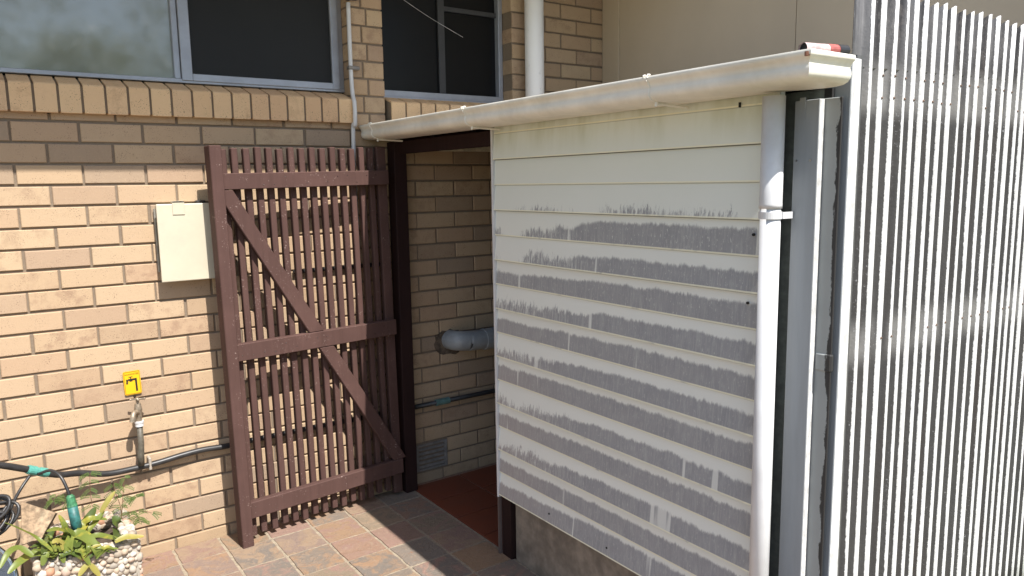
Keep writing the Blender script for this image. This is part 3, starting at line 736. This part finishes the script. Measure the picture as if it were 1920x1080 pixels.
# ------------------------------------------------------------------ planter corner
PEB = NT('river_pebble'); r = PEB.island()
pc_ = PEB.ramp(r, [(0, (.40, .35, .29)), (.22, (.50, .46, .40)), (.42, (.32, .27, .21)), (.56, (.56, .53, .48)), (.68, (.42, .33, .24)), (.80, (.44, .22, .13)), (.86, (.27, .24, .20)), (.94, (.48, .36, .28))], 'CONSTANT')
PEB = PEB.done(PEB.mix(PEB.math('MULTIPLY', PEB.step(PEB.noise(70, 5, .7), .4, .7), .55), pc_, (.26, .21, .15)), .75)
pl = thing('planter', 'square pebble-faced concrete planter full of leaves in the corner', 'planter', (.1, -.28, 0))
x0, x1, y0, y1, zt = -.085, .262, -.455, -.095, .287
th = .045
m = MB().box((x0, y0, 0), (x1, y0 + th, zt)).box((x0, y1 - th, 0), (x1, y1, zt)).box((x0, y0 + th, 0), (x0 + th, y1 - th, zt)).box((x1 - th, y0 + th, 0), (x1, y1 - th, zt))
m.build('tub', plain('pale_concrete', (.38, .34, .28), .9, 0, .25, 30, .4), pl)
MB().box((x0 + th, y0 + th, .05), (x1 - th, y1 - th, zt - .05)).build('soil', plain('dry_soil', (.07, .05, .035), .95, 0, .5, 60, .7), pl)
m = MB()
def peb(p, nrm):
    r = random.uniform(.007, .0175); s = [random.uniform(.8, 1.35) for _ in range(3)]
    s[nrm] *= .75; m.blob(p, r, 2, .12, s)
random.seed(11)
for i in range(16):
    for j in range(13):
        if random.random() < .95: peb((x0 + (i + .5 + .5 * (j % 2)) * .0212 + random.uniform(-.005, .005), y0 - .002, .02 + j * .0215 + random.uniform(-.005, .005)), 1)
for i in range(16):
    for j in range(2):
        peb((x0 + (i + .5) * .0208 + random.uniform(-.004, .004), y0 + .01 + j * .022, zt + .001), 2); peb((x0 + (i + .5) * .0208 + random.uniform(-.004, .004), y1 - .012 - j * .022, zt + .001), 2)
        peb((x1 - .01 - j * .022, y0 + (i + .5) * .0205, zt + .001), 2); peb((x0 + .01 + j * .022, y0 + (i + .5) * .0205, zt + .001), 2)
        peb((x0 + (i + .5) * .0208, y1 - th - .002, zt - .012 - j * .02), 1)
for i in range(17):
    for j in range(13): peb((x1 + .001, y0 + (i + .5) * .0215, .02 + j * .0215 + random.uniform(-.004, .004)), 0)
m.build('pebble_facing', PEB, pl, smooth=True)
# sandstone block in the planter
m = MB()
rk = [px(39, 941, 'y', -.26), px(104, 962, 'y', -.28), px(78, 1010, 'y', -.36), px(36, 1024, 'y', -.34)]
n0_ = Vector((.15, .85, -.35)).normalized() * .07
A = [m.bm.verts.new(p) for p in rk]; B_ = [m.bm.verts.new(p + n0_) for p in rk]
m.bm.faces.new(A); m.bm.faces.new(B_[::-1])
for k in range(4): m.bm.faces.new((A[k], B_[k], B_[(k + 1) % 4], A[(k + 1) % 4]))
bmesh.ops.subdivide_edges(m.bm, edges=m.bm.edges, cuts=3, use_grid_fill=True, fractal=.12, seed=3)
SS = plain('orange_sandstone', (.27, .19, .12), .95, 0, .5, 45, .9, (.42, .36, .24))
rock = m.build('stone_block', SS, None, bevel=.002); tag(rock, 'rough tan sandstone block leaning in the planter', 'stone')

def leafmat(name, a, b, tip):
    t = NT(name); r = t.island(); c = t.mix(r, a, b)
    c = t.mix(t.step(t.noise(16, 3), .52, .7), c, tip)
    t.b.inputs['Subsurface Weight'].default_value = 0
    m_ = t.done(c, .42)
    tr = t.n('ShaderNodeBsdfTranslucent'); t.t.links.new(c, tr.inputs[0])
    mx = t.n('ShaderNodeMixShader'); mx.inputs[0].default_value = .3
    t.t.links.new(t.b.outputs[0], mx.inputs[1]); t.t.links.new(tr.outputs[0], mx.inputs[2]); t.t.links.new(mx.outputs[0], t.out.inputs[0])
    return m_
LG = leafmat('strap_leaf', (.12, .17, .035), (.25, .27, .055), (.36, .32, .05))
LD = leafmat('dark_leaf', (.06, .095, .022), (.11, .15, .03), (.16, .16, .04))
LY = leafmat('yellow_leaf', (.34, .29, .07), (.29, .28, .08), (.40, .33, .09))
LF = leafmat('fern_leaf', (.07, .12, .025), (.12, .17, .04), (.16, .20, .05))
def strap(m, pts, w, fold=.42, shape=None):
    P_ = smooth_path(pts, 6); n = len(P_); prev = None
    side0 = None
    for i, p in enumerate(P_):
        d = (P_[min(i + 1, n - 1)] - P_[max(i - 1, 0)]).normalized()
        view = (CP - p).normalized()
        sd = d.cross(Vector((.1, -.45, .9)).normalized())
        if sd.length < .2: sd = d.cross(view)
        sd.normalize(); up = sd.cross(d)
        t = i / (n - 1); ww = w * (shape(t) if shape else (math.sin(math.pi * min(1, t * .86 + .12)) ** .6))
        row = [m.bm.verts.new(p - sd * ww + up * ww * fold), m.bm.verts.new(p), m.bm.verts.new(p + sd * ww + up * ww * fold)]
        if prev: 
            for k in range(2): m.bm.faces.new((prev[k], prev[k + 1], row[k + 1], row[k]))
        prev = row
def cp(x, y, yy):
    rim = 770 + (1280 - x) * .2
    if y > rim - 70: yy = min(yy, -.474 - max(0, y - rim) * .00008)
    return px(x / 4.91, 860 + y / 4.91, 'y', yy)
plant = thing('leafy_plant', 'yellow-green strap-leaved plant spilling over the pebble planter', 'plant', (.1, -.3, .29))
def leafset(defs, mat_, name='leaf'):
    for pts, w in defs:
        m = MB(); strap(m, [cp(*p) for p in pts], w * 1.02); m.build(name, mat_, plant, smooth=True, fix=False)
leafset([
    ([(520, 880, -.34), (350, 740, -.38), (180, 650, -.42), (40, 590, -.46)], .0075),
    ([(500, 900, -.36), (330, 880, -.42), (190, 950, -.47), (75, 1060, -.50)], .017),
    ([(720, 760, -.34), (620, 690, -.37), (520, 655, -.40), (430, 672, -.42)], .013),
    ([(620, 880, -.34), (690, 720, -.38), (800, 740, -.42), (900, 850, -.46)], .024),
    ([(700, 860, -.32), (860, 720, -.36), (1010, 730, -.40), (1130, 760, -.42)], .013),
    ([(640, 860, -.30), (760, 640, -.30), (830, 560, -.29), (985, 560, -.28)], .016),
    ([(560, 860, -.34), (600, 740, -.36), (590, 620, -.36), (540, 520, -.35)], .013),
    ([(500, 900, -.37), (440, 860, -.40), (360, 850, -.43), (300, 840, -.45)], .010),
    ([(600, 900, -.36), (640, 780, -.38), (660, 700, -.38), (600, 640, -.39)], .015),
    ([(760, 860, -.35), (820, 790, -.40), (880, 820, -.45), (900, 900, -.47)], .020),
    ([(690, 850, -.36), (750, 860, -.44), (790, 920, -.462), (830, 985, -.465)], .012),
    ([(560, 900, -.38), (570, 900, -.45), (590, 960, -.462)], .011),
    ([(450, 900, -.38), (420, 900, -.45), (390, 985, -.462)], .013),
    ([(720, 790, -.30), (790, 690, -.30), (900, 560, -.28), (960, 480, -.27)], .012),
    ([(300, 900, -.42), (180, 830, -.46), (80, 870, -.49), (0, 1010, -.52)], .013),
    ([(480, 880, -.35), (470, 800, -.36), (500, 740, -.36)], .012),
], LG)
leafset([
    ([(700, 820, -.28), (770, 640, -.27), (830, 540, -.25), (880, 450, -.24)], .020),
    ([(1080, 760, -.30), (1090, 660, -.28), (1070, 580, -.27), (1040, 530, -.26)], .022),
    ([(1080, 740, -.30), (1130, 680, -.29), (1160, 650, -.28)], .018),
    ([(580, 900, -.33), (660, 820, -.34), (760, 800, -.35), (820, 830, -.38)], .016),
    ([(430, 860, -.33), (440, 760, -.32), (500, 650, -.31)], .014),
    ([(400, 880, -.34), (430, 800, -.36), (520, 840, -.40)], .013),
], LD)
rl = random.Random(21); extra = []
for k in range(30):
    bx_, by_ = rl.uniform(430, 900), rl.uniform(840, 930); an = rl.uniform(-2.9, -.2); L_ = rl.uniform(110, 260)
    ex, ey = bx_ + math.cos(an) * L_ * 1.1, by_ + math.sin(an) * L_ * .75
    extra.append(([(bx_, by_, -.34), ((bx_ + ex) / 2, (by_ + ey) / 2 - 35, -.36), (ex, ey + rl.uniform(0, 60), -.38)], rl.uniform(.005, .010)))
leafset(extra[:16], LG); leafset(extra[16:26], LD)
leafset(extra[26:] + [
    ([(1060, 770, -.40), (1150, 730, -.41), (1240, 725, -.42), (1325, 715, -.43)], .013),
    ([(820, 975, -.466), (780, 1010, -.468), (725, 1085, -.472)], .012),
    ([(825, 975, -.466), (870, 1030, -.468), (920, 1085, -.472)], .012),
    ([(930, 500, -.27), (990, 400, -.27), (1060, 300, -.26)], .011),
    ([(600, 800, -.40), (530, 760, -.41), (480, 780, -.42)], .012),
], LY)
# feathery weed
weed = thing('feathery_weed', 'tall feathery weed with tiny leaflets rising behind the strap leaves', 'plant', (.2, -.24, .29))
STM = plain('weed_stem', (.16, .10, .05), .7, 0, .3, 60)
stems = [[(1120, 640), (1125, 450), (1135, 300), (1145, 175)], [(1130, 600), (1110, 440), (1070, 330), (1045, 240)], [(850, 440), (835, 330), (828, 230), (830, 130)], [(1120, 560), (1200, 500), (1300, 480), (1400, 500)], [(1135, 400), (1160, 350), (1220, 360), (1250, 350)], [(1100, 600), (1200, 560), (1270, 540), (1290, 570)], [(640, 400), (590, 360), (530, 340), (490, 380)]]
lf = MB(); rs = random.Random(5)
sprays = []
for s_ in stems:
    P_ = smooth_path([cp(a, b, -.22) for a, b in s_], 6); MB().tube(P_, .0014, 5).build('stem', STM, weed)
    n = len(P_); start = .35 if s_[0][1] > 500 else .1
    for k in range(int(n * start), n, 4):
        sprays.append((P_[k], rs.uniform(-1, 1)))
    sprays.append((P_[-1], 0))
for (p, sgn) in sprays:
    for side in (-1, 1):
        if rs.random() < .25: continue
        d = Vector((side * rs.uniform(.5, 1), rs.uniform(-.5, .2), rs.uniform(-.6, .3))).normalized(); L = rs.uniform(.02, .042)
        for q in range(1, 8):
            c = p + d * L * q / 7 + Vector((0, 0, -.010 * (q / 7) ** 2))
            for s2 in (-1, 1):
                e = (d.cross(Vector((0, -1, .3))).normalized() * s2 + d * .5).normalized() * .0085; wv = d * .0026
                lf.poly([c, c + e * .5 + wv, c + e, c + e * .5 - wv])
lf.build('leaflets', LF, weed, fix=False)
# teal sprinkler riser
sp_ = thing('sprinkler_riser', 'green teal sprinkler riser fed by a black tube in the planter', 'sprinkler', (.1, -.27, .3))
a, b = px(146, 998, 'y', -.29), px(131, 928, 'y', -.27); d = b - a
GT = plain('weathered_teal', (.03, .13, .12), .5, 0, .4, 50, 0, (.08, .20, .16))
MB().tube([a, a + d * .7], [.0195, .0185], 14).build('body', GT, sp_, smooth=True)
MB().tube([a + d * .7, a + d * .75, a + d * .95, a + d * 1.0], [.0195, .0175, .0155, .009], 14).build('cap', plain('green_plastic', (.05, .19, .09), .5, 0, .4, 60), sp_)
# coil of tubing and steel bowl at the left edge
coil = thing('hose_coil', 'tangled coil of thin black hose at the left edge', 'hose', (-.12, -.3, .2))
rs = random.Random(9)
for k in range(9):
    c = px(-8 + rs.uniform(-22, 8), 962 + rs.uniform(-16, 26), 'y', -.27 - .012 * k)
    rad = rs.uniform(.05, .085); tl = rs.uniform(-.5, .5); pts = []
    for q in range(25):
        an = q / 24 * 2 * math.pi; pts.append(c + Vector((rad * math.cos(an), .03 * math.sin(an + tl), rad * .55 * math.sin(an) + .01 * math.cos(2 * an + tl))))
    MB().tube(pts, .0062, 8, caps=False).build('loop', BLACK, coil, smooth=True)
bw = thing('steel_bowl', 'shiny stainless steel bowl on its side at the lower left edge', 'bowl', (-.2, -.5, .1))
m = MB(); c = px(-74, 1104, 'y', -.5); ax = Vector((.35, -.75, .55)).normalized(); u_ = ax.cross(Vector((0, 0, 1))).normalized(); v_ = u_.cross(ax)
prof = [(.02, -.10), (.10, -.09), (.145, -.05), (.165, -.005), (.168, .004), (.180, .006), (.182, .001), (.17, -.004), (.150, -.055), (.104, -.096), (.02, -.106)]
rings = []
for (r_, h_) in prof: rings.append([m.bm.verts.new(c + ax * h_ + (u_ * math.cos(k * 2 * math.pi / 48) + v_ * math.sin(k * 2 * math.pi / 48)) * r_) for k in range(48)])
for a_, b_ in zip(rings, rings[1:]):
    for k in range(48): m.bm.faces.new((a_[k], a_[(k + 1) % 48], b_[(k + 1) % 48], b_[k]))
m.build('bowl_shell', STEEL, bw, smooth=True)

# cobweb thread across the far window
m = MB().tube(smooth_path([px(757, 0, 'y', .05), px(806, 33, 'y', .055), px(868, 70, 'y', .06)], 6), .0011, 5)
tag(m.build('cobweb_thread', plain('cobweb', (.5, .5, .5), .6)), 'pale cobweb thread slanting across the small dark window', 'cobweb')

# ------------------------------------------------------------------ trees seen mirrored in the hazy window
BARK = plain('tree_bark', (.11, .085, .06), .9, 0, .4, 12)
def tree(x, y, h, r, seed, label):
    rs = random.Random(seed); t = thing('garden_tree', label, 'tree', (x, y, 0))
    m = MB().tube([(x, y, -.05), (x + .08, y, h * .3), (x, y + .1, h * .65)], [.16, .12, .05], 10)
    for k in range(7):
        a = rs.uniform(0, 6.28); z = h * rs.uniform(.3, .6); m.tube([(x + .05, y, z), (x + math.cos(a) * r * .5, y + math.sin(a) * r * .5, z + h * .18), (x + math.cos(a) * r * .8, y + math.sin(a) * r * .8, z + h * .28)], [.06, .035, .012], 6)
    m.build('trunk', BARK, t)
    m = MB(); cl = [(x + rs.gauss(0, r * .5), y + rs.gauss(0, r * .5), h * rs.uniform(.32, .98)) for _ in range(42)]
    for _ in range(5200):
        c = rs.choice(cl); p = Vector((c[0] + rs.gauss(0, r * .16), c[1] + rs.gauss(0, r * .16), c[2] + rs.gauss(0, r * .14)))
        a = Vector((rs.uniform(-1, 1), rs.uniform(-1, 1), rs.uniform(-.6, .6))).normalized() * .07; b = a.cross(Vector((rs.uniform(-1, 1), rs.uniform(-1, 1), 1))).normalized() * .028
        m.poly([p - a, p + b, p + a, p - b])
    m.build('crown', LF if seed % 2 else LG, t, fix=False)
tree(-.9, -10.0, 6.6, 1.9, 1, 'bushy green tree mirrored in the left half of the hazy window')
tree(4.0, -11.0, 7.2, 2.1, 3, 'tall green tree mirrored in the right half of the hazy window')
tree(1.4, -11.5, 4.3, 1.4, 2, 'lower yellow-green tree mirrored between the two taller ones')
